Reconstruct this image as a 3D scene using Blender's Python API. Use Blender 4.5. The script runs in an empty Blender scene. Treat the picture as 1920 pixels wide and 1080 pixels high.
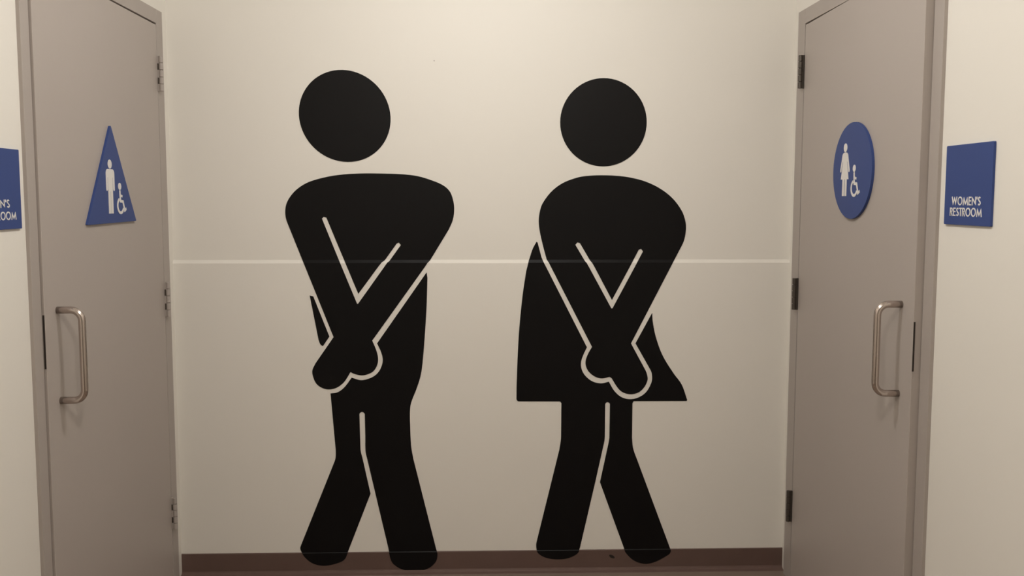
import bpy, bmesh, math
from mathutils import Vector, Matrix
from mathutils.geometry import tessellate_polygon

# ------------------------------------------------------------------ camera
scene = bpy.context.scene
col = scene.collection
EYE = 1.4711
PITCH, YAW, ROLL = -0.08117, 0.0278, 0.00091
cd = bpy.data.cameras.new('camera')
cam = bpy.data.objects.new('camera', cd)
col.objects.link(cam)
cd.sensor_width = 36.0
cd.lens = 30.0
cd.shift_x = 0.00134
cd.shift_y = -0.02065
cd.clip_start = 0.05
fwd = Vector((math.sin(YAW) * math.cos(PITCH), math.cos(YAW) * math.cos(PITCH), math.sin(PITCH)))
rgt = Vector((math.cos(YAW), -math.sin(YAW), 0))
upv = rgt.cross(fwd)
r2 = rgt * math.cos(ROLL) + upv * math.sin(ROLL)
u2 = upv * math.cos(ROLL) - rgt * math.sin(ROLL)
m = Matrix((r2, u2, -fwd)).transposed().to_4x4()
m.translation = Vector((0, 0, EYE))
cam.matrix_world = m
scene.camera = cam

# ------------------------------------------------------------------ world, light, exposure
w = bpy.data.worlds.new('world')
scene.world = w
w.use_nodes = True
w.node_tree.nodes['Background'].inputs[0].default_value = (0.02, 0.018, 0.016, 1)
w.node_tree.nodes['Background'].inputs[1].default_value = 1.0
vs = scene.view_settings
vs.view_transform = 'Standard'
vs.look = 'None'
vs.gamma = 1.0
vs.use_curve_mapping = False
vs.exposure = 0.0
LAMP_SPOTS = [((-0.02, 2.15), 104.0, (1.02, 1.0, 0.965)), ((-0.02, 0.6), 166.0, (1.07, 1.0, 0.90))]     # position, strength, colour of each lamp; the second is unseen fill, added to brighten the walls
LAMP_RADIUS = 0.10

# ------------------------------------------------------------------ dimensions (metres)
XL, XR, YB, YN = -1.1908, 1.1715, 3.2655, -2.8      # wall faces: side, side, end wall, wall behind
CEIL = 2.72
FP = 0.010                                          # door frames stand proud of the wall
SEAM_TOP, SEAM_BOT, PANEL = 1.2329, 1.2215, 0.007   # lower wall panel is proud with a sloped lip
BASE_TOP = 0.0858

def surf(z):
    """y of the end wall's surface at height z (upper panel, sloped lip, lower panel, cove base)"""
    if z >= SEAM_TOP: return YB
    if z >= SEAM_BOT: return YB - PANEL * (SEAM_TOP - z) / (SEAM_TOP - SEAM_BOT)
    if z > BASE_TOP: return YB - PANEL
    if z > 0.083: return YB - PANEL - 0.0024 * (BASE_TOP - z) / 0.0028
    return YB - PANEL - 0.0024

# ------------------------------------------------------------------ materials
def srgb(r, g, b):
    f = lambda c: (c / 255 / 12.92) if c / 255 <= 0.04045 else ((c / 255 + 0.055) / 1.055) ** 2.4
    return (f(r), f(g), f(b), 1)

def mat(name, rgba, rough=0.5, metal=0.0, spec=0.5, var=0.04, scale=6.0, bump=0.0, bscale=300.0):
    m = bpy.data.materials.new(name)
    m.use_nodes = True
    nt = m.node_tree
    b = nt.nodes['Principled BSDF']
    b.inputs['Roughness'].default_value = rough
    b.inputs['Metallic'].default_value = metal
    b.inputs['Specular IOR Level'].default_value = spec
    tc = nt.nodes.new('ShaderNodeTexCoord')
    n = nt.nodes.new('ShaderNodeTexNoise')
    n.inputs['Scale'].default_value = scale
    n.inputs['Detail'].default_value = 4
    nt.links.new(tc.outputs['Object'], n.inputs['Vector'])
    mx = nt.nodes.new('ShaderNodeMix')
    mx.data_type = 'RGBA'
    lo = tuple(c * (1 - var) for c in rgba[:3]) + (1,)
    hi = tuple(min(1, c * (1 + var)) for c in rgba[:3]) + (1,)
    mx.inputs['A'].default_value = lo
    mx.inputs['B'].default_value = hi
    nt.links.new(n.outputs['Fac'], mx.inputs['Factor'])
    nt.links.new(mx.outputs['Result'], b.inputs['Base Color'])
    if bump:
        n2 = nt.nodes.new('ShaderNodeTexNoise')
        n2.inputs['Scale'].default_value = bscale
        n2.inputs['Detail'].default_value = 2
        nt.links.new(tc.outputs['Object'], n2.inputs['Vector'])
        bp = nt.nodes.new('ShaderNodeBump')
        bp.inputs['Strength'].default_value = bump
        bp.inputs['Distance'].default_value = 0.001
        nt.links.new(n2.outputs['Fac'], bp.inputs['Height'])
        nt.links.new(bp.outputs['Normal'], b.inputs['Normal'])
    return m

M_WALL = mat('wall_paint', (0.84, 0.806, 0.745, 1), 0.55, spec=0.3, var=0.015, scale=2.5, bump=0.08, bscale=180)
M_CEIL = mat('ceiling_paint', (0.86, 0.845, 0.81, 1), 0.8, var=0.02)
M_DOOR = mat('door_paint', (0.45, 0.398, 0.365, 1), 0.42, spec=0.35, var=0.02, scale=3, bump=0.05, bscale=260)
M_FRAME = mat('frame_paint', (0.425, 0.377, 0.345, 1), 0.42, spec=0.35, var=0.03, scale=9)
M_BASE = mat('cove_base_rubber', (0.135, 0.084, 0.070, 1), 0.5, spec=0.4, var=0.10, scale=12)
M_FLOOR = mat('floor_vinyl', (0.24, 0.182, 0.148, 1), 0.4, var=0.2, scale=7)
M_BLACK = mat('black_vinyl', (0.0034, 0.0029, 0.0032, 1), 0.45, spec=0.19, var=0.05, scale=8)
M_BLUE = mat('blue_plastic', (0.044, 0.074, 0.232, 1), 0.5, spec=0.25, var=0.03, scale=20)
M_WHITE = mat('white_plastic', (0.80, 0.77, 0.74, 1), 0.45, var=0.02, scale=30)
M_STEEL = mat('satin_steel', (0.56, 0.49, 0.45, 1), 0.21, metal=1.0, var=0.05, scale=40)
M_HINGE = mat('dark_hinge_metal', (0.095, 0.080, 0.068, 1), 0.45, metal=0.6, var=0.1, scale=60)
M_DARK = mat('dark_latch_metal', (0.02, 0.014, 0.011, 1), 0.5, var=0.1, scale=60)
M_TRIM = mat('white_lamp_trim', (0.75, 0.73, 0.70, 1), 0.4, var=0.01)

# ------------------------------------------------------------------ helpers
def tag(o, label=None, cat=None, group=None, kind=None):
    if label: o['label'] = label
    if cat: o['category'] = cat
    if group: o['group'] = group
    if kind: o['kind'] = kind
    return o

def empty(name, loc, rz=0.0):
    o = bpy.data.objects.new(name, None)
    o.empty_display_size = 0.1
    o.location = loc
    o.rotation_euler = (0, 0, rz)
    col.objects.link(o)
    return o

def link(name, bm, material, parent=None, smooth=False, loc=None, bevel=0.0):
    bmesh.ops.recalc_face_normals(bm, faces=bm.faces)
    me = bpy.data.meshes.new(name)
    bm.to_mesh(me)
    bm.free()
    me.materials.append(material)
    if smooth:
        for p in me.polygons: p.use_smooth = True
    o = bpy.data.objects.new(name, me)
    col.objects.link(o)
    if parent: o.parent = parent
    if loc: o.location = loc
    if bevel:
        b = o.modifiers.new('bevel', 'BEVEL')
        b.width = bevel
        b.segments = 2
        b.limit_method = 'ANGLE'
    return o

def add_box(bm, x0, x1, y0, y1, z0, z1):
    v = [bm.verts.new(p) for p in ((x0, y0, z0), (x1, y0, z0), (x1, y1, z0), (x0, y1, z0),
                                   (x0, y0, z1), (x1, y0, z1), (x1, y1, z1), (x0, y1, z1))]
    for f in ((0, 3, 2, 1), (4, 5, 6, 7), (0, 1, 5, 4), (1, 2, 6, 5), (2, 3, 7, 6), (3, 0, 4, 7)):
        bm.faces.new([v[i] for i in f])

def box_obj(name, material, parent, x0, x1, y0, y1, z0, z1, bevel=0.0):
    bm = bmesh.new()
    add_box(bm, x0, x1, y0, y1, z0, z1)
    return link(name, bm, material, parent, bevel=bevel)

def smooth_path(pts, n=6):
    """closed outline; (x, z, 1) points are rounded, (x, z, 0) points are corners"""
    out = []
    N = len(pts)
    for i in range(N):
        p0, p1, p2, p3 = (pts[(i + k - 1) % N] for k in range(4))
        a, b = Vector(p1[:2]), Vector(p2[:2])
        if not (p1[2] and p2[2]) and not (p1[2] or p2[2]):
            out.append(a)
            continue
        L = (b - a).length
        def tangent(pp, pc, pn):
            if not pc[2]: return (b - a)
            d1 = Vector(pc[:2]) - Vector(pp[:2]); d2 = Vector(pn[:2]) - Vector(pc[:2])
            l1, l2 = max(d1.length, 1e-6), max(d2.length, 1e-6)
            t = d1 + d2
            if l1 > 2.2 * l2: t = d1                    # a straight run keeps its direction
            elif l2 > 2.2 * l1: t = d2
            t = t.normalized() if t.length else (b - a).normalized()
            return t * L
        ta, tb = tangent(p0, p1, p2), tangent(p1, p2, p3)
        for k in range(n):
            t = k / n
            out.append((2*t**3 - 3*t**2 + 1) * a + (t**3 - 2*t**2 + t) * ta + (3*t**2 - 2*t**3) * b + (t**3 - t**2) * tb)
    return out

def circle2(cx, cy, rx, ry=None, n=40, rot=0.0):
    ry = ry or rx
    c, s = math.cos(rot), math.sin(rot)
    return [Vector((cx + c * rx * math.cos(t) - s * ry * math.sin(t), cy + s * rx * math.cos(t) + c * ry * math.sin(t)))
            for t in (2 * math.pi * i / n for i in range(n))]

def add_plate(bm, loops, fn, d0, d1):
    """flat plate with holes: loops[0] outline, the rest holes; fn(u, w, d) -> local xyz"""
    tris = tessellate_polygon([[Vector((p[0], p[1], 0)) for p in l] for l in loops])
    flat = [p for l in loops for p in l]
    fr = [bm.verts.new(fn(p[0], p[1], d1)) for p in flat]
    bk = [bm.verts.new(fn(p[0], p[1], d0)) for p in flat]
    for t in tris:
        if len(set(t)) < 3: continue
        try:
            bm.faces.new([fr[i] for i in t]); bm.faces.new([bk[i] for i in reversed(t)])
        except ValueError: pass
    k = 0
    for l in loops:
        n = len(l)
        for i in range(n):
            a, b = k + i, k + (i + 1) % n
            bm.faces.new([fr[a], bk[a], bk[b], fr[b]])
        k += n

def ribbon(pts, wd, closed=False):
    """outline(s) of a stroke of even width along a polyline, mitred at the bends"""
    P = [Vector(p) for p in pts]
    n = len(P)
    L, R = [], []
    for i in range(n):
        if closed or 0 < i < n - 1:
            a = (P[i] - P[i - 1]).normalized(); b = (P[(i + 1) % n] - P[i]).normalized()
        else:
            a = b = (P[1] - P[0]).normalized() if i == 0 else (P[-1] - P[-2]).normalized()
        t = (a + b)
        t = t.normalized() if t.length > 1e-6 else a
        nr = Vector((-t.y, t.x))
        k = wd / 2 / max(0.35, nr.dot(Vector((-a.y, a.x))))
        L.append(P[i] + nr * k); R.append(P[i] - nr * k)
    if closed: return [L, R]
    return [L + R[::-1]]

def add_tube(bm, path, r, seg=16, caps=True):
    rings = []
    n = len(path)
    ref = None
    for i, p in enumerate(path):
        t = (path[min(i + 1, n - 1)] - path[max(i - 1, 0)]).normalized()
        if ref is None:
            ref = t.orthogonal().normalized()
        a = (ref - t * ref.dot(t)).normalized()
        ref = a
        b = t.cross(a)
        rings.append([bm.verts.new(p + (a * math.cos(2*math.pi*k/seg) + b * math.sin(2*math.pi*k/seg)) * r) for k in range(seg)])
    for i in range(n - 1):
        for k in range(seg):
            bm.faces.new([rings[i][k], rings[i][(k+1) % seg], rings[i+1][(k+1) % seg], rings[i+1][k]])
    if caps:
        bm.faces.new(rings[0][::-1]); bm.faces.new(rings[-1])

# ------------------------------------------------------------------ the room
T = 0.15
# door openings: y of near outer / near inner / far inner / far outer, top of leaf, top of frame
DL = dict(yo=2.237, yi=2.279, hi=3.1455, ho=3.2015, zt=2.0905, zo=2.1410, gap=0.004)
DR = dict(yo=2.181, yi=2.2285, hi=3.1450, ho=3.2130, zt=2.1042, zo=2.1580, gap=0.008)

tag(box_obj('floor', M_FLOOR, None, XL - T, XR + T, YN - T, YB + T, -0.1, 0.0), 'dark brown vinyl floor of the corridor', 'floor', kind='structure')
tag(box_obj('ceiling', M_CEIL, None, XL - T, XR + T, YN - T, YB + T, CEIL, CEIL + 0.1), 'white corridor ceiling above the doors', 'ceiling', kind='structure')
tag(box_obj('wall_rear', M_WALL, None, XL - T, XR + T, YN - T, YN, 0, CEIL), 'cream wall at the near end of the corridor', 'wall', kind='structure')

def side_wall(name, xa, xb, d, label):
    bm = bmesh.new()
    add_box(bm, xa, xb, YN, d['yo'], 0, CEIL)
    add_box(bm, xa, xb, d['ho'], YB, 0, CEIL)
    add_box(bm, xa, xb, d['yo'], d['ho'], d['zo'], CEIL)
    bmesh.ops.remove_doubles(bm, verts=bm.verts, dist=1e-5)
    return tag(link(name, bm, M_WALL), label, 'wall', kind='structure')
side_wall('wall_left', XL - T, XL, DL, "cream painted side wall around the men's restroom door")
side_wall('wall_right', XR, XR + T, DR, "cream painted side wall around the women's restroom door")

# end wall: backing, upper panel, proud lower panel with a sloped lip
wb = box_obj('wall_back', M_WALL, None, XL - T, XR + T, YB + 0.012, YB + T, 0, CEIL)
tag(wb, 'cream end wall in two panels carrying the black figures', 'wall', kind='structure')
box_obj('wall_panel', M_WALL, wb, XL, XR, YB, YB + 0.012, SEAM_BOT, CEIL)
bm = bmesh.new()
prof = [(YB - PANEL, 0.0), (YB - PANEL, SEAM_BOT - 0.0015), (YB - PANEL + 0.0006, SEAM_BOT), (YB, SEAM_TOP), (YB, SEAM_BOT), (YB + 0.012, SEAM_BOT), (YB + 0.012, 0)]
fr = [bm.verts.new((XL, y, z)) for y, z in prof]; bk = [bm.verts.new((XR, y, z)) for y, z in prof]
for i in range(len(prof)):
    j = (i + 1) % len(prof)
    bm.faces.new([fr[i], fr[j], bk[j], bk[i]])
bm.faces.new(fr); bm.faces.new(bk[::-1])
link('wall_panel', bm, M_WALL, wb)
bm = bmesh.new()
add_plate(bm, [circle2(-0.1975, 1.9826, 0.0022, n=12)], lambda u, q, d: (u, YB - d, q), -0.001, 0.0006)
link('nail_hole', bm, M_FRAME, wb)

# cove base with its small toe
def cove(name, a, b, nrm, label):
    """base profile swept from a to b along the wall; nrm points into the room"""
    a, b, nrm = Vector(a), Vector(b), Vector(nrm)
    pr = [(0, BASE_TOP), (0.0005, BASE_TOP), (0.0024, 0.083), (0.0024, 0.014), (0.0045, 0.009), (0.011, 0.005), (0.022, 0.0015), (0.024, 0.0), (0, 0)]
    bm = bmesh.new()
    A = [bm.verts.new((a.x + nrm.x * d, a.y + nrm.y * d, z)) for d, z in pr]
    B = [bm.verts.new((b.x + nrm.x * d, b.y + nrm.y * d, z)) for d, z in pr]
    for i in range(len(pr)):
        j = (i + 1) % len(pr)
        bm.faces.new([A[i], A[j], B[j], B[i]])
    bm.faces.new(A); bm.faces.new(B[::-1])
    return tag(link(name, bm, M_BASE), label, 'baseboard', kind='structure')
bb = cove('baseboard_back', (XL, YB - PANEL), (XR, YB - PANEL), (0, -1), 'dark brown rubber cove base along the end wall')
bm = bmesh.new()
add_plate(bm, [circle2(0.492, 0.057, 0.0125, 0.006, n=16, rot=-0.5)], lambda u, q, d: (u, YB - PANEL - 0.0024 - d, q), -0.001, 0.0005)
link('scuff_mark', bm, M_DARK, bb)
cove('baseboard_left', (XL, YN), (XL, DL['yo']), (1, 0), "dark brown cove base beside the men's restroom door")
cove('baseboard_right', (XR, YN), (XR, DR['yo']), (-1, 0), "dark brown cove base beside the women's restroom door")

# ------------------------------------------------------------------ doors
def build_door(name, side, d, X, prot, hinge_mat, hinge_z, pull_y, pull_z, label, latch):
    """side -1: on the left wall, +1: right wall. X: frame face"""
    root = empty(name, (X, (d['yo'] + d['ho']) / 2, 0))
    tag(root, label, 'door', kind='structure')
    O = root.location.copy()
    s = side
    def bx(nm, m, par, xa, xb, y0, y1, z0, z1, bev=0.0):
        x0, x1 = sorted((xa, xb))
        return box_obj(nm, m, par, x0 - O.x, x1 - O.x, y0 - O.y, y1 - O.y, z0, z1, bev)
    # pressed-steel frame: two jambs and a header, each with a stop behind the leaf
    def jamb(y0, y1, stop):
        bm = bmesh.new()
        x0, x1 = sorted((X - O.x, X + s * 0.13 - O.x))
        add_box(bm, x0, x1, y0 - O.y, y1 - O.y, 0, d['zo'])
        x0, x1 = sorted((X + s * 0.052 - O.x, X + s * 0.11 - O.x))
        add_box(bm, x0, x1, stop[0] - O.y, stop[1] - O.y, 0, d['zt'])
        return link('jamb', bm, M_FRAME, root, bevel=0.0012)
    jamb(d['yo'], d['yi'], (d['yi'], d['yi'] + 0.016))
    jamb(d['hi'], d['ho'], (d['hi'] - 0.016, d['hi']))
    bm = bmesh.new()
    x0, x1 = sorted((X - O.x, X + s * 0.13 - O.x))
    add_box(bm, x0, x1, d['yi'] - O.y, d['hi'] - O.y, d['zt'], d['zo'])
    x0, x1 = sorted((X + s * 0.052 - O.x, X + s * 0.11 - O.x))
    add_box(bm, x0, x1, d['yi'] - O.y, d['hi'] - O.y, d['zt'] - 0.016, d['zt'])
    link('header', bm, M_FRAME, root, bevel=0.0012)
    # leaf: hung on the far jamb, a touch ajar; local frame x' = into the wall, y' = from hinge to strike
    W = d['hi'] - d['yi'] - 0.003 - d['gap']
    ang = math.asin(prot / W)
    def leaf(dist, out, z):
        """dist from hinge edge towards the strike, out from the face into the room"""
        ca, sa = math.cos(ang), math.sin(ang)
        y = d['hi'] - d['gap'] - dist * ca + out * sa
        x = X - s * (dist * sa + out * ca)
        return Vector((x - O.x, y - O.y, z))
    bm = bmesh.new()
    vv = [[[bm.verts.new(leaf(a, o, z)) for z in (0.012, d['zt'] - 0.006)] for o in (0.0, -0.044)] for a in (0.0, W)]
    q = lambda i, j, k: vv[i][j][k]
    for f in ((q(0,0,0), q(1,0,0), q(1,0,1), q(0,0,1)), (q(0,1,0), q(0,1,1), q(1,1,1), q(1,1,0)),
              (q(0,0,0), q(0,0,1), q(0,1,1), q(0,1,0)), (q(1,0,0), q(1,1,0), q(1,1,1), q(1,0,1)),
              (q(0,0,0), q(0,1,0), q(1,1,0), q(1,0,0)), (q(0,0,1), q(1,0,1), q(1,1,1), q(0,1,1))):
        bm.faces.new(f)
    lf = link('door_leaf', bm, M_DOOR, root, bevel=0.0015)
    # latch plate let into the strike edge
    bm = bmesh.new()
    pv = [[bm.verts.new(leaf(W + e, o, z)) for z in latch for o in (-0.0012, -0.0056)] for e in (-0.001, 0.0012)]
    for f in ((0, 1, 3, 2),):
        bm.faces.new([pv[0][i] for i in f]); bm.faces.new([pv[1][i] for i in f[::-1]])
    for a, b in ((0, 1), (1, 3), (3, 2), (2, 0)):
        bm.faces.new([pv[0][a], pv[0][b], pv[1][b], pv[1][a]])
    link('latch_plate', bm, M_DARK, lf)
    # pull: bent round bar with two straight posts
    dist = d['hi'] - d['gap'] - pull_y
    z0, z1 = pull_z
    reach, r, br = 0.066, 0.0098, 0.030
    path = [leaf(dist, -0.002, z1), leaf(dist, reach - br, z1)]
    for k in range(1, 9):
        t = k / 8 * math.pi / 2
        path.append(leaf(dist, reach - br + br * math.sin(t), z1 - br + br * math.cos(t)))
    for k in range(0, 9):
        t = k / 8 * math.pi / 2
        path.append(leaf(dist, reach - br + br * math.cos(t), z0 + br - br * math.sin(t)))
    path.append(leaf(dist, -0.002, z0))
    bm = bmesh.new()
    add_tube(bm, path, r, 20)
    tag(link('pull_handle', bm, M_STEEL, lf, smooth=True), 'satin steel bent-bar pull handle')
    # butt hinges: leaf plate and five knuckles on a pin
    for (h0, h1) in hinge_z:
        ax, ay = X - s * 0.0125 - O.x, d['hi'] - 0.0005 - O.y
        bm = bmesh.new()
        xa, xb = sorted((X - s * 0.0105 - O.x, X + s * 0.002 - O.x))
        add_box(bm, xa, xb, ay - 0.0035, ay + 0.0035, h0 + 0.001, h1 - 0.001)
        add_tube(bm, [Vector((ax, ay, h0 + 0.001)), Vector((ax, ay, h1 - 0.001))], 0.0045, 12)
        hg = link('hinge', bm, hinge_mat, root)
        hh = (h1 - h0) / 5
        for k in range(5):
            bm = bmesh.new()
            add_tube(bm, [Vector((ax, ay, h0 + hh * k + 0.0012)), Vector((ax, ay, h0 + hh * (k + 1) - 0.0012))], 0.0076, 16)
            link('knuckle', bm, hinge_mat, hg, bevel=0.0008)
            if k in (1, 3):                            # dark strip imitating the shade in the cut-out beside the knuckle
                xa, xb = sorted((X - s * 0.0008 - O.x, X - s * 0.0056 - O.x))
                box_obj('slot_shade', M_HINGE, hg, xa, xb, ay - 0.0042, ay - 0.003, h0 + hh * k + 0.001, h0 + hh * (k + 1) - 0.002)
    return leaf, O, ang, W

leafL, OL, angL, WL = build_door('door_1', -1, DL, XL + FP, 0.0065, M_FRAME, ((1.850, 1.976), (1.033, 1.162), (0.230, 0.352)),
    2.349, (0.912, 1.163), "taupe steel men's restroom door with the triangle sign", (1.013, 1.158))
leafR, OR, angR, WR = build_door('door_2', 1, DR, XR - FP, 0.022, M_HINGE, ((1.870, 1.992), (1.052, 1.172), (0.236, 0.358)),
    2.302, (0.930, 1.179), "taupe steel women's restroom door with the round sign", (1.006, 1.140))

# ------------------------------------------------------------------ black figures on the end wall (vinyl, outlines in metres on the wall: x, z)
MAN_TORSO = [(-0.7581, 1.3764, 1), (-0.7644, 1.4102, 1), (-0.7586, 1.4485, 1), (-0.7348, 1.4858, 1), (-0.703, 1.513, 1), (-0.6651, 1.5319, 1),
    (-0.5977, 1.5497, 1), (-0.5392, 1.5577, 1), (-0.4764, 1.5612, 1), (-0.414, 1.5613, 1), (-0.3294, 1.5588, 1), (-0.2669, 1.5523, 1), (-0.2124, 1.5368,
    1), (-0.166, 1.5167, 1), (-0.1404, 1.4927, 1), (-0.1278, 1.4571, 1), (-0.1245, 1.423, 1), (-0.1301, 1.385, 1), (-0.1452, 1.3494, 0), (-0.2125, 1.2392,
    0), (-0.215, 1.2351, 0), (-0.2174, 1.2311, 0), (-0.2214, 1.2272, 0), (-0.2253, 1.2233, 0), (-0.2273, 1.2214, 0), (-0.2286, 1.2193, 0), (-0.2312,
    1.2152, 0), (-0.2365, 1.2071, 0), (-0.441, 0.9226, 0), (-0.4251, 0.8821, 1), (-0.4193, 0.8509, 1), (-0.4237, 0.826, 1), (-0.4383, 0.8031, 1),
    (-0.4641, 0.7901, 1), (-0.4856, 0.7873, 1), (-0.5109, 0.7931, 1), (-0.5257, 0.8004, 0), (-0.5498, 0.7629, 1), (-0.5763, 0.7413, 1), (-0.605, 0.7331,
    1), (-0.6315, 0.7374, 1), (-0.6564, 0.7547, 1), (-0.6699, 0.7855, 1), (-0.6715, 0.8084, 1), (-0.659, 0.8354, 0), (-0.5885, 0.9366, 0), (-0.6951,
    1.2158, 0), (-0.6966, 1.2199, 0), (-0.6985, 1.2239, 0), (-0.7006, 1.2277, 0), (-0.7026, 1.2316, 0), (-0.7043, 1.2357, 0), (-0.7059, 1.2397, 0)]
MAN_V = [(-0.6265, 1.39, 0), (-0.6198, 1.3971, 0), (-0.6097, 1.3941, 0), (-0.5478, 1.2396, 0), (-0.5462, 1.2355, 0), (-0.5444, 1.2315, 0), (-0.5424,
    1.2276, 0), (-0.5404, 1.2237, 0), (-0.5385, 1.2197, 0), (-0.5369, 1.2156, 0), (-0.4918, 1.1031, 0), (-0.4144, 1.2073, 0), (-0.4078, 1.2154, 0),
    (-0.4045, 1.2195, 0), (-0.4006, 1.2245, 0), (-0.3962, 1.2274, 0), (-0.3903, 1.2313, 0), (-0.3875, 1.2353, 0), (-0.3845, 1.2394, 0), (-0.3441, 1.2955,
    0), (-0.3359, 1.2986, 0), (-0.3289, 1.2894, 0), (-0.3651, 1.2394, 0), (-0.368, 1.2353, 0), (-0.3709, 1.2313, 0), (-0.3729, 1.2284, 0), (-0.3806,
    1.2225, 0), (-0.3827, 1.2195, 0), (-0.3856, 1.2154, 0), (-0.3913, 1.2073, 0), (-0.4933, 1.0651, 0), (-0.497, 1.0651, 0), (-0.5537, 1.2075, 0),
    (-0.5569, 1.2156, 0), (-0.5585, 1.2197, 0), (-0.5603, 1.2237, 0), (-0.5623, 1.2276, 0), (-0.5643, 1.2315, 0), (-0.5661, 1.2355, 0), (-0.5677, 1.2396,
    0)]
MAN_SLIVER = [(-0.6765, 1.0973, 0), (-0.663, 1.0936, 0), (-0.6044, 0.9387, 0), (-0.6296, 0.9016, 0), (-0.6388, 0.9082, 1), (-0.6457, 0.9254, 0)]
MAN_LEGS = [(-0.2306, 1.1858, 0), (-0.2277, 1.164, 0), (-0.2315, 1.0572, 1), (-0.2386, 0.9498, 1), (-0.248, 0.8418, 1), (-0.2564, 0.7856, 1),
    (-0.2728, 0.7334, 1), (-0.2896, 0.6916, 1), (-0.2964, 0.6686, 1), (-0.2989, 0.6413, 1), (-0.2992, 0.6108, 0), (-0.2957, 0.5105, 1), (-0.2875, 0.4575,
    0), (-0.2013, 0.0956, 1), (-0.1956, 0.0721, 1), (-0.2035, 0.0426, 1), (-0.2345, 0.0163, 1), (-0.2827, 0.006, 1), (-0.3307, 0.0131, 1), (-0.3647,
    0.0329, 1), (-0.3783, 0.0534, 1), (-0.3885, 0.1019, 0), (-0.4662, 0.4589, 1), (-0.4722, 0.489, 1), (-0.4723, 0.5504, 0), (-0.4733, 0.6339, 1),
    (-0.4834, 0.6439, 1), (-0.4938, 0.6341, 1), (-0.4915, 0.4978, 1), (-0.4838, 0.459, 0), (-0.4549, 0.3194, 0), (-0.5448, 0.09, 1), (-0.5598, 0.0567, 1),
    (-0.595, 0.0401, 1), (-0.6429, 0.0329, 1), (-0.6855, 0.0441, 1), (-0.7173, 0.0736, 1), (-0.7302, 0.1101, 1), (-0.5932, 0.4472, 1), (-0.5881, 0.4662,
    1), (-0.5871, 0.4943, 0), (-0.6037, 0.7174, 0), (-0.5766, 0.7217, 1), (-0.5501, 0.7412, 1), (-0.5217, 0.7786, 0), (-0.4858, 0.7686, 1), (-0.4516,
    0.7761, 1), (-0.4262, 0.7916, 1), (-0.4095, 0.8155, 1), (-0.4016, 0.8467, 1), (-0.4076, 0.8779, 1), (-0.4227, 0.9117, 0)]
WOMAN_TORSO = [(0.2371, 1.2218, 0), (0.234, 1.2267, 0), (0.2315, 1.2306, 0), (0.2289, 1.2346, 1), (0.2278, 1.2388, 0), (0.2158, 1.2829, 1), (0.2029,
    1.3384, 1), (0.198, 1.3808, 1), (0.2026, 1.4191, 1), (0.2131, 1.4492, 1), (0.2466, 1.4939, 1), (0.2892, 1.5258, 1), (0.3442, 1.5468, 1), (0.3825,
    1.5533, 1), (0.438, 1.556, 1), (0.5015, 1.5535, 1), (0.5527, 1.5465, 1), (0.6082, 1.5317, 1), (0.664, 1.5052, 1), (0.7119, 1.4682, 1), (0.7477,
    1.4214, 1), (0.7628, 1.3809, 1), (0.7655, 1.3473, 1), (0.758, 1.3041, 1), (0.7374, 1.2609, 0), (0.726, 1.2382, 0), (0.7239, 1.2341, 0), (0.7214,
    1.2301, 0), (0.7188, 1.2262, 0), (0.7162, 1.2222, 0), (0.714, 1.2181, 0), (0.712, 1.214, 0), (0.5574, 0.9079, 0), (0.6149, 0.8029, 1), (0.6241,
    0.7728, 1), (0.6218, 0.756, 1), (0.6096, 0.7329, 1), (0.5884, 0.7144, 1), (0.5578, 0.7078, 1), (0.5275, 0.7156, 1), (0.5075, 0.7334, 1), (0.4835,
    0.7714, 0), (0.4758, 0.7767, 0), (0.4446, 0.7708, 1), (0.4184, 0.7781, 1), (0.3945, 0.7971, 1), (0.3825, 0.8214, 1), (0.3823, 0.8432, 1), (0.3919,
    0.8693, 1), (0.4061, 0.8945, 0), (0.2408, 1.2146, 0), (0.2387, 1.2187, 0)]
WOMAN_V = [(0.3393, 1.29, 0), (0.347, 1.2992, 0), (0.3569, 1.2965, 0), (0.391, 1.2386, 0), (0.3934, 1.2345, 0), (0.3957, 1.2305, 0), (0.3991, 1.2265,
    0), (0.4033, 1.2216, 0), (0.4051, 1.2185, 0), (0.4076, 1.2144, 0), (0.4125, 1.2062, 0), (0.4815, 1.0771, 0), (0.5496, 1.206, 0), (0.5538, 1.2142, 0),
    (0.5559, 1.2183, 0), (0.5581, 1.2224, 0), (0.5606, 1.2263, 0), (0.5631, 1.2303, 0), (0.5655, 1.2343, 0), (0.5676, 1.2384, 0), (0.5844, 1.2713, 0),
    (0.5932, 1.2744, 0), (0.6004, 1.2641, 0), (0.5871, 1.2384, 0), (0.585, 1.2343, 0), (0.5826, 1.2303, 0), (0.5801, 1.2263, 0), (0.5775, 1.2224, 0),
    (0.5753, 1.2183, 0), (0.5732, 1.2142, 0), (0.569, 1.206, 0), (0.4839, 1.0445, 0), (0.4798, 1.0445, 0), (0.3911, 1.2062, 0), (0.3863, 1.2144, 0),
    (0.384, 1.2186, 0), (0.3828, 1.2206, 0), (0.381, 1.2226, 0), (0.3777, 1.2265, 0), (0.376, 1.2285, 0), (0.3749, 1.2305, 0), (0.3726, 1.2345, 0),
    (0.3701, 1.2386, 0)]
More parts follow.
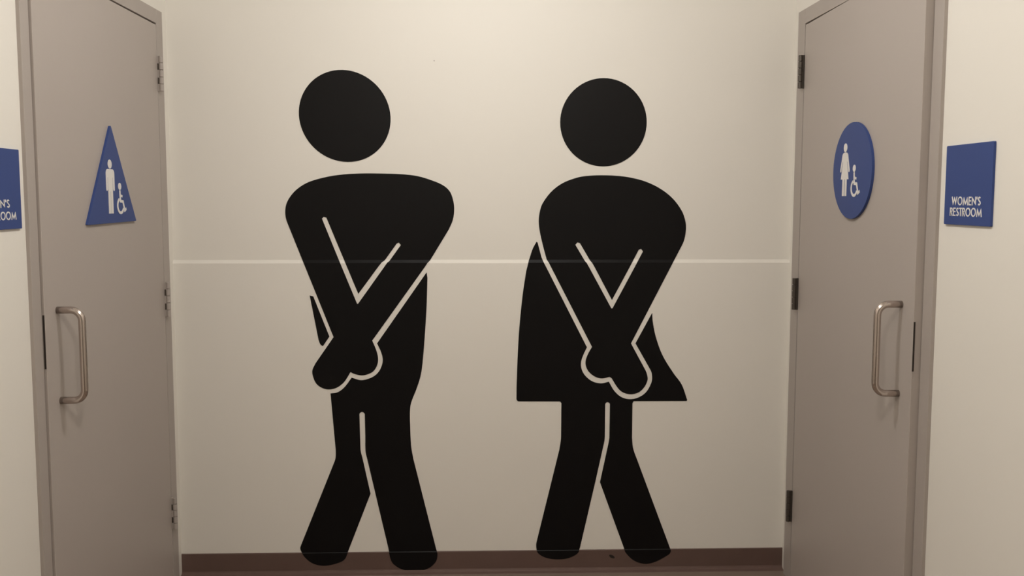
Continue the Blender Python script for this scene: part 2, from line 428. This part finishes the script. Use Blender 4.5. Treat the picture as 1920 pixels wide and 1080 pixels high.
WOMAN_DRESS = [(0.1901, 1.3024, 0), (0.1752, 1.2743, 1), (0.1634, 1.2388, 0), (0.162, 1.2347, 0), (0.1605, 1.2307, 1), (0.1595, 1.2268, 0), (0.1585,
    1.2229, 0), (0.1575, 1.2188, 0), (0.1566, 1.2147, 0), (0.1491, 1.1819, 1), (0.137, 1.0996, 1), (0.1243, 0.9701, 1), (0.1181, 0.8617, 1), (0.114,
    0.7397, 0), (0.1136, 0.6924, 1), (0.1227, 0.6819, 1), (0.2832, 0.6809, 0), (0.2884, 0.6735, 0), (0.2879, 0.5409, 1), (0.2815, 0.4893, 0), (0.1937,
    0.1188, 1), (0.1942, 0.0863, 1), (0.2042, 0.0699, 1), (0.2355, 0.0543, 1), (0.2751, 0.0485, 1), (0.319, 0.0528, 1), (0.356, 0.0725, 1), (0.3652,
    0.0938, 0), (0.4244, 0.3628, 0), (0.4575, 0.5199, 1), (0.4594, 0.5397, 0), (0.4598, 0.6683, 1), (0.468, 0.6767, 1), (0.4779, 0.6682, 1), (0.4772,
    0.5396, 1), (0.4739, 0.5134, 0), (0.4419, 0.3577, 0), (0.5391, 0.0919, 1), (0.5462, 0.0726, 1), (0.5783, 0.0412, 1), (0.6231, 0.0261, 1), (0.6675,
    0.0354, 1), (0.7159, 0.0621, 1), (0.7251, 0.082, 1), (0.5875, 0.4464, 1), (0.5709, 0.4935, 1), (0.5662, 0.5345, 0), (0.5662, 0.6719, 0), (0.5707,
    0.6803, 0), (0.7778, 0.6796, 0), (0.7808, 0.6833, 0), (0.7578, 0.7452, 1), (0.7257, 0.7892, 1), (0.6818, 0.8593, 1), (0.6547, 0.9299, 1), (0.6414,
    0.9905, 1), (0.6382, 1.0269, 0), (0.575, 0.9079, 0), (0.6349, 0.8028, 1), (0.6418, 0.7727, 1), (0.6374, 0.7485, 1), (0.6182, 0.7151, 1), (0.5886,
    0.6946, 1), (0.5559, 0.6882, 1), (0.5233, 0.6964, 1), (0.4951, 0.7208, 1), (0.4728, 0.7576, 0), (0.4425, 0.7512, 1), (0.4094, 0.7592, 1), (0.3812,
    0.7814, 1), (0.3662, 0.8083, 1), (0.3639, 0.8349, 1), (0.3724, 0.8629, 1), (0.3863, 0.8934, 0), (0.2263, 1.2064, 0), (0.2219, 1.2147, 0), (0.2197,
    1.2188, 0), (0.2171, 1.2238, 0), (0.2159, 1.2267, 0), (0.2143, 1.2307, 0), (0.2127, 1.2347, 0), (0.2109, 1.2388, 0), (0.2092, 1.2429, 1), (0.1942,
    1.2983, 0)]

def decal(name, parent, loops):
    """thin vinyl sheet that follows the end wall's surface"""
    O = parent.location
    bm = bmesh.new()
    tris = tessellate_polygon([[Vector((p[0], p[1], 0)) for p in l] for l in loops])
    V = [bm.verts.new((p[0], 0, p[1])) for l in loops for p in l]
    for t in tris:
        if len(set(t)) == 3:
            try: bm.faces.new([V[i] for i in t])
            except ValueError: pass
    for z in (SEAM_TOP, SEAM_BOT, BASE_TOP, 0.083):
        bmesh.ops.bisect_plane(bm, geom=bm.verts[:] + bm.edges[:] + bm.faces[:], dist=1e-6, plane_co=(0, 0, z), plane_no=(0, 0, 1))
    ex = bmesh.ops.extrude_face_region(bm, geom=bm.faces[:])
    top = {g for g in ex['geom'] if isinstance(g, bmesh.types.BMVert)}
    for v in bm.verts:
        v.co = Vector((v.co.x - O.x, surf(v.co.z) - (0.0012 if v in top else 0.0001) - O.y, v.co.z - O.z))
    return link(name, bm, M_BLACK, parent)

man = empty('figure_decal', (-0.50, YB - PANEL, 0.0))
tag(man, "black vinyl man figure with crossed arms, beside the men's door", 'wall decal', 'black restroom figures on the end wall')
decal('head', man, [circle2(-0.5344, 1.7758, 0.1766, 0.1666, n=72, rot=math.radians(135.8))])
decal('torso', man, [smooth_path(MAN_TORSO), smooth_path(MAN_V)])
decal('waist', man, [smooth_path(MAN_SLIVER)])
decal('legs', man, [smooth_path(MAN_LEGS)])

woman = empty('figure_decal', (0.45, YB - PANEL, 0.0))
tag(woman, "black vinyl woman figure in a dress with crossed arms, beside the women's door", 'wall decal', 'black restroom figures on the end wall')
decal('head', woman, [circle2(0.4432, 1.7555, 0.1650, 0.1660, n=72)])
decal('torso', woman, [smooth_path(WOMAN_TORSO), smooth_path(WOMAN_V)])
decal('dress_and_legs', woman, [smooth_path(WOMAN_DRESS)])

# ------------------------------------------------------------------ signs on the doors
WHEELCHAIR = [   # strokes relative to the head centre: points, width
    ([(0.000, -0.012), (0.001, -0.030), (0.003, -0.047), (0.021, -0.048), (0.033, -0.077), (0.045, -0.071)], 0.0088),
    ([(0.004, -0.029), (0.018, -0.0315)], 0.0075),
    ([(0.003 + 0.0225 * math.cos(a), -0.0615 + 0.0225 * math.sin(a)) for a in (math.radians(112 + i * 12.5) for i in range(19))], 0.0088),
]
def round_poly(pts, r, n=5):
    out = []
    N = len(pts)
    for i in range(N):
        p, a, b = Vector(pts[i]), Vector(pts[i - 1]), Vector(pts[(i + 1) % N])
        u, v = (a - p).normalized(), (b - p).normalized()
        s, e = p + u * r, p + v * r
        for k in range(n + 1):
            t = k / n
            out.append((1-t)**2 * s + 2*t*(1-t) * p + t*t * e)
    return out

def man_loops():
    """standing man relative to the head centre (u right, w up)"""
    h = 0.0303; leg = 0.0162; gap = 0.0014; arm = 0.0112
    out = [(-h, -0.030, 1), (-h + 0.004, -0.0195, 1), (-h + 0.014, -0.0155, 1), (h - 0.014, -0.0155, 1), (h - 0.004, -0.0195, 1), (h, -0.030, 1),
           (h, -0.078, 1), (h - arm / 2, -0.083, 1), (h - arm, -0.078, 0), (h - arm, -0.041, 0), (leg, -0.041, 0), (leg, -0.153, 0),
           (gap, -0.153, 0), (gap, -0.085, 0), (-gap, -0.085, 0), (-gap, -0.153, 0), (-leg, -0.153, 0), (-leg, -0.041, 0),
           (-h + arm, -0.041, 0), (-h + arm, -0.078, 0), (-h + arm / 2, -0.083, 1), (-h, -0.078, 1)]
    return smooth_path(out, 4)
def woman_loops():
    leg = 0.0172; gap = 0.0024
    half = [(0.011, -0.0155, 1), (0.0215, -0.022, 1), (0.026, -0.036, 1), (0.0375, -0.070, 1), (0.0355, -0.077, 1), (0.029, -0.075, 1),
            (0.0195, -0.042, 0), (0.0165, -0.046, 0), (0.0305, -0.100, 0), (leg, -0.100, 0), (leg, -0.153, 0), (gap, -0.153, 0), (gap, -0.100, 0)]
    left = [(-a, b, c) for a, b, c in reversed(half)]
    return smooth_path(half + left, 4)

def door_sign(name, side, leaf, O, d, cy, cz, outline, thick, figure, fig_u, fig_w, wc_u, wc_w, label, cat_):
    """plate on the door leaf; u = to the viewer's right, w = up, from the plate's centre"""
    dist0 = d['hi'] - d['gap'] - cy
    base = leaf(dist0, 0, cz) + O
    root = empty(name, base)
    tag(root, label, cat_, 'blue door signs')
    def fn(u, q, dd):
        return leaf(dist0 + side * u, dd, cz + q) + O - base
    bm = bmesh.new()
    add_plate(bm, [outline], fn, 0.0002, thick)
    link('plate', bm, M_BLUE, root, bevel=0.0018)
    t0, t1 = thick - 0.0002, thick + 0.0010
    bm = bmesh.new()
    add_plate(bm, [circle2(fig_u, fig_w, 0.0140, n=28)], fn, t0, t1)
    add_plate(bm, [[Vector((p.x + fig_u, p.y + fig_w)) for p in figure]], fn, t0, t1)
    link('person_symbol', bm, M_WHITE, root)
    bm = bmesh.new()
    add_plate(bm, [circle2(wc_u, wc_w, 0.0112, n=24)], fn, t0, t1)
    for pts, wd in WHEELCHAIR:
        add_plate(bm, ribbon([(a + wc_u, b + wc_w) for a, b in pts], wd), fn, t0, t1)
    link('wheelchair_symbol', bm, M_WHITE, root)
    return root

# triangle: vertices measured from the point (2.708, 1.54)
tri = round_poly([(0.008, 0.1545), (-0.174, -0.151), (0.182, -0.148)], 0.006)
door_sign('triangle_sign', -1, leafL, OL, DL, 2.708, 1.540, tri, 0.0075, man_loops(), -0.011, 0.033, 0.057, -0.035,
          "blue triangular plate with man and wheelchair symbols on the men's door", 'sign')
door_sign('round_sign', 1, leafR, OR, DR, 2.657, 1.5555, circle2(0, 0, 0.1505, n=80), 0.0085, woman_loops(), -0.051, 0.0740, 0.023, 0.0065,
          "blue round plate with woman and wheelchair symbols on the women's door", 'sign')

# ------------------------------------------------------------------ room signs with raised lettering
def arc(cx, cy, rx, ry, a0, a1, n):
    return [(cx + rx * math.cos(math.radians(a0 + (a1 - a0) * i / n)), cy + ry * math.sin(math.radians(a0 + (a1 - a0) * i / n))) for i in range(n + 1)]
SW = 0.155   # stroke width in cap heights
h_ = SW / 2
GLYPH = {   # width, strokes (cap height 1), closed flag
    'W': (1.22, [([(0.08, 1), (0.34, 0.20), (0.61, 0.80), (0.88, 0.20), (1.14, 1)], 0)]),
    'O': (1.02, [(arc(0.51, 0.5, 0.43, 0.44, 0, 345, 23), 1)]),
    'M': (1.12, [([(0.09, 0), (0.23, 0.74), (0.56, 0.18), (0.89, 0.74), (1.03, 0)], 0)]),
    'E': (0.58, [([(0.54, 1 - h_), (h_, 1 - h_), (h_, h_), (0.54, h_)], 0), ([(SW, 0.52), (0.50, 0.52)], 0)]),
    'N': (0.82, [([(h_, 0), (h_, 0.80), (0.82 - h_, 0.20), (0.82 - h_, 1)], 0)]),
    "'": (0.20, [([(0.10, 1), (0.10, 0.68)], 0)]),
    'S': (0.56, [(arc(0.28, 0.745, 0.185, 0.175, 25, 250, 10) + arc(0.28, 0.265, 0.205, 0.19, 80, -155, 10), 0)]),
    'R': (0.62, [([(h_, 0), (h_, 1 - h_), (0.28, 1 - h_)] + arc(0.30, 0.71, 0.19, 0.205, 80, -90, 8) + [(SW, 0.505)], 0), ([(0.27, 0.47), (0.54, 0.0)], 0)]),
    'T': (0.54, [([(0.0, 1 - h_), (0.54, 1 - h_)], 0), ([(0.27, 1 - SW), (0.27, 0)], 0)]),
}
def room_sign(name, side, X, cy, cz, size, lines, label):
    root = empty(name, (X, cy, cz))
    tag(root, label, 'sign', "blue room signs beside the doors")
    def fn(u, q, d): return (-side * d, -side * u, q)
    hw, hh = size[0] / 2, size[1] / 2
    bm = bmesh.new()
    add_plate(bm, [round_poly([(-hw, -hh), (hw, -hh), (hw, hh), (-hw, hh)], 0.003, 3)], fn, 0.0002, 0.006)
    link('plate', bm, M_BLUE, root, bevel=0.0012)
    for text, u0, u1, w0, cap in lines:
        gap = 0.10
        tot = sum(GLYPH[c][0] for c in text) + gap * (len(text) - 1)
        k = (u1 - u0) / tot
        u = u0
        for c in text:
            gw, strokes = GLYPH[c]
            bm = bmesh.new()
            for pts, closed in strokes:
                add_plate(bm, ribbon([(u + a * k, w0 + b * cap) for a, b in pts], SW * cap, bool(closed)), fn, 0.0058, 0.0068)
            link('letter', bm, M_WHITE, root)
            u += (gw + gap) * k
# viewer's right is +y on the left wall and -y on the right wall
room_sign('restroom_sign', -1, XL, 2.1105, 1.4908, (0.201, 0.199),
    [("MEN'S", -0.037, 0.0475, -0.0465, 0.0205), ('RESTROOM', -0.066, 0.0755, -0.0765, 0.0205)],
    "blue square MEN'S RESTROOM sign on the cream wall")
room_sign('restroom_sign', 1, XR, 2.0475, 1.5030, (0.202, 0.197),
    [("WOMEN'S", -0.067, 0.0590, -0.0500, 0.0210), ('RESTROOM', -0.073, 0.0660, -0.0770, 0.0210)],
    "blue square WOMEN'S RESTROOM sign on the cream wall")

# ------------------------------------------------------------------ ceiling lamp and an added fill lamp (both above the frame): round trim and glowing dome
for i, ((lx, ly), strength, tint) in enumerate(LAMP_SPOTS):
    root = empty('ceiling_lamp', (lx, ly, CEIL))
    tag(root, ['round dome lamp on the ceiling between the two restroom doors', 'added fill light, an unseen dome on the corridor ceiling in front of the doors'][i], 'lamp', 'dome lamps along the corridor ceiling')
    bm = bmesh.new()
    add_tube(bm, [Vector((0, 0, 0)), Vector((0, 0, -0.025))], LAMP_RADIUS + 0.02, 40)
    link('trim', bm, M_TRIM, root, bevel=0.004)
    me = bpy.data.materials.new('lamp_glow')
    me.use_nodes = True
    nt = me.node_tree
    nt.nodes.remove(nt.nodes['Principled BSDF'])
    em = nt.nodes.new('ShaderNodeEmission')
    em.inputs['Color'].default_value = tint + (1,)
    em.inputs['Strength'].default_value = strength
    nt.links.new(em.outputs[0], nt.nodes['Material Output'].inputs[0])
    bm = bmesh.new()
    seg, rings = 32, 8
    prev = None
    for k in range(rings + 1):
        t = k / rings * math.pi / 2
        rr, zz = LAMP_RADIUS * math.cos(t), -0.025 - 0.085 * math.sin(t)
        cur = [bm.verts.new((rr * math.cos(2*math.pi*j/seg), rr * math.sin(2*math.pi*j/seg), zz)) for j in range(seg)] if k < rings else [bm.verts.new((0, 0, zz))]
        if prev:
            for j in range(seg):
                if len(cur) > 1: bm.faces.new([prev[j], prev[(j+1) % seg], cur[(j+1) % seg], cur[j]])
                else: bm.faces.new([prev[j], prev[(j+1) % seg], cur[0]])
        prev = cur
    link('dome', bm, me, root, smooth=True)
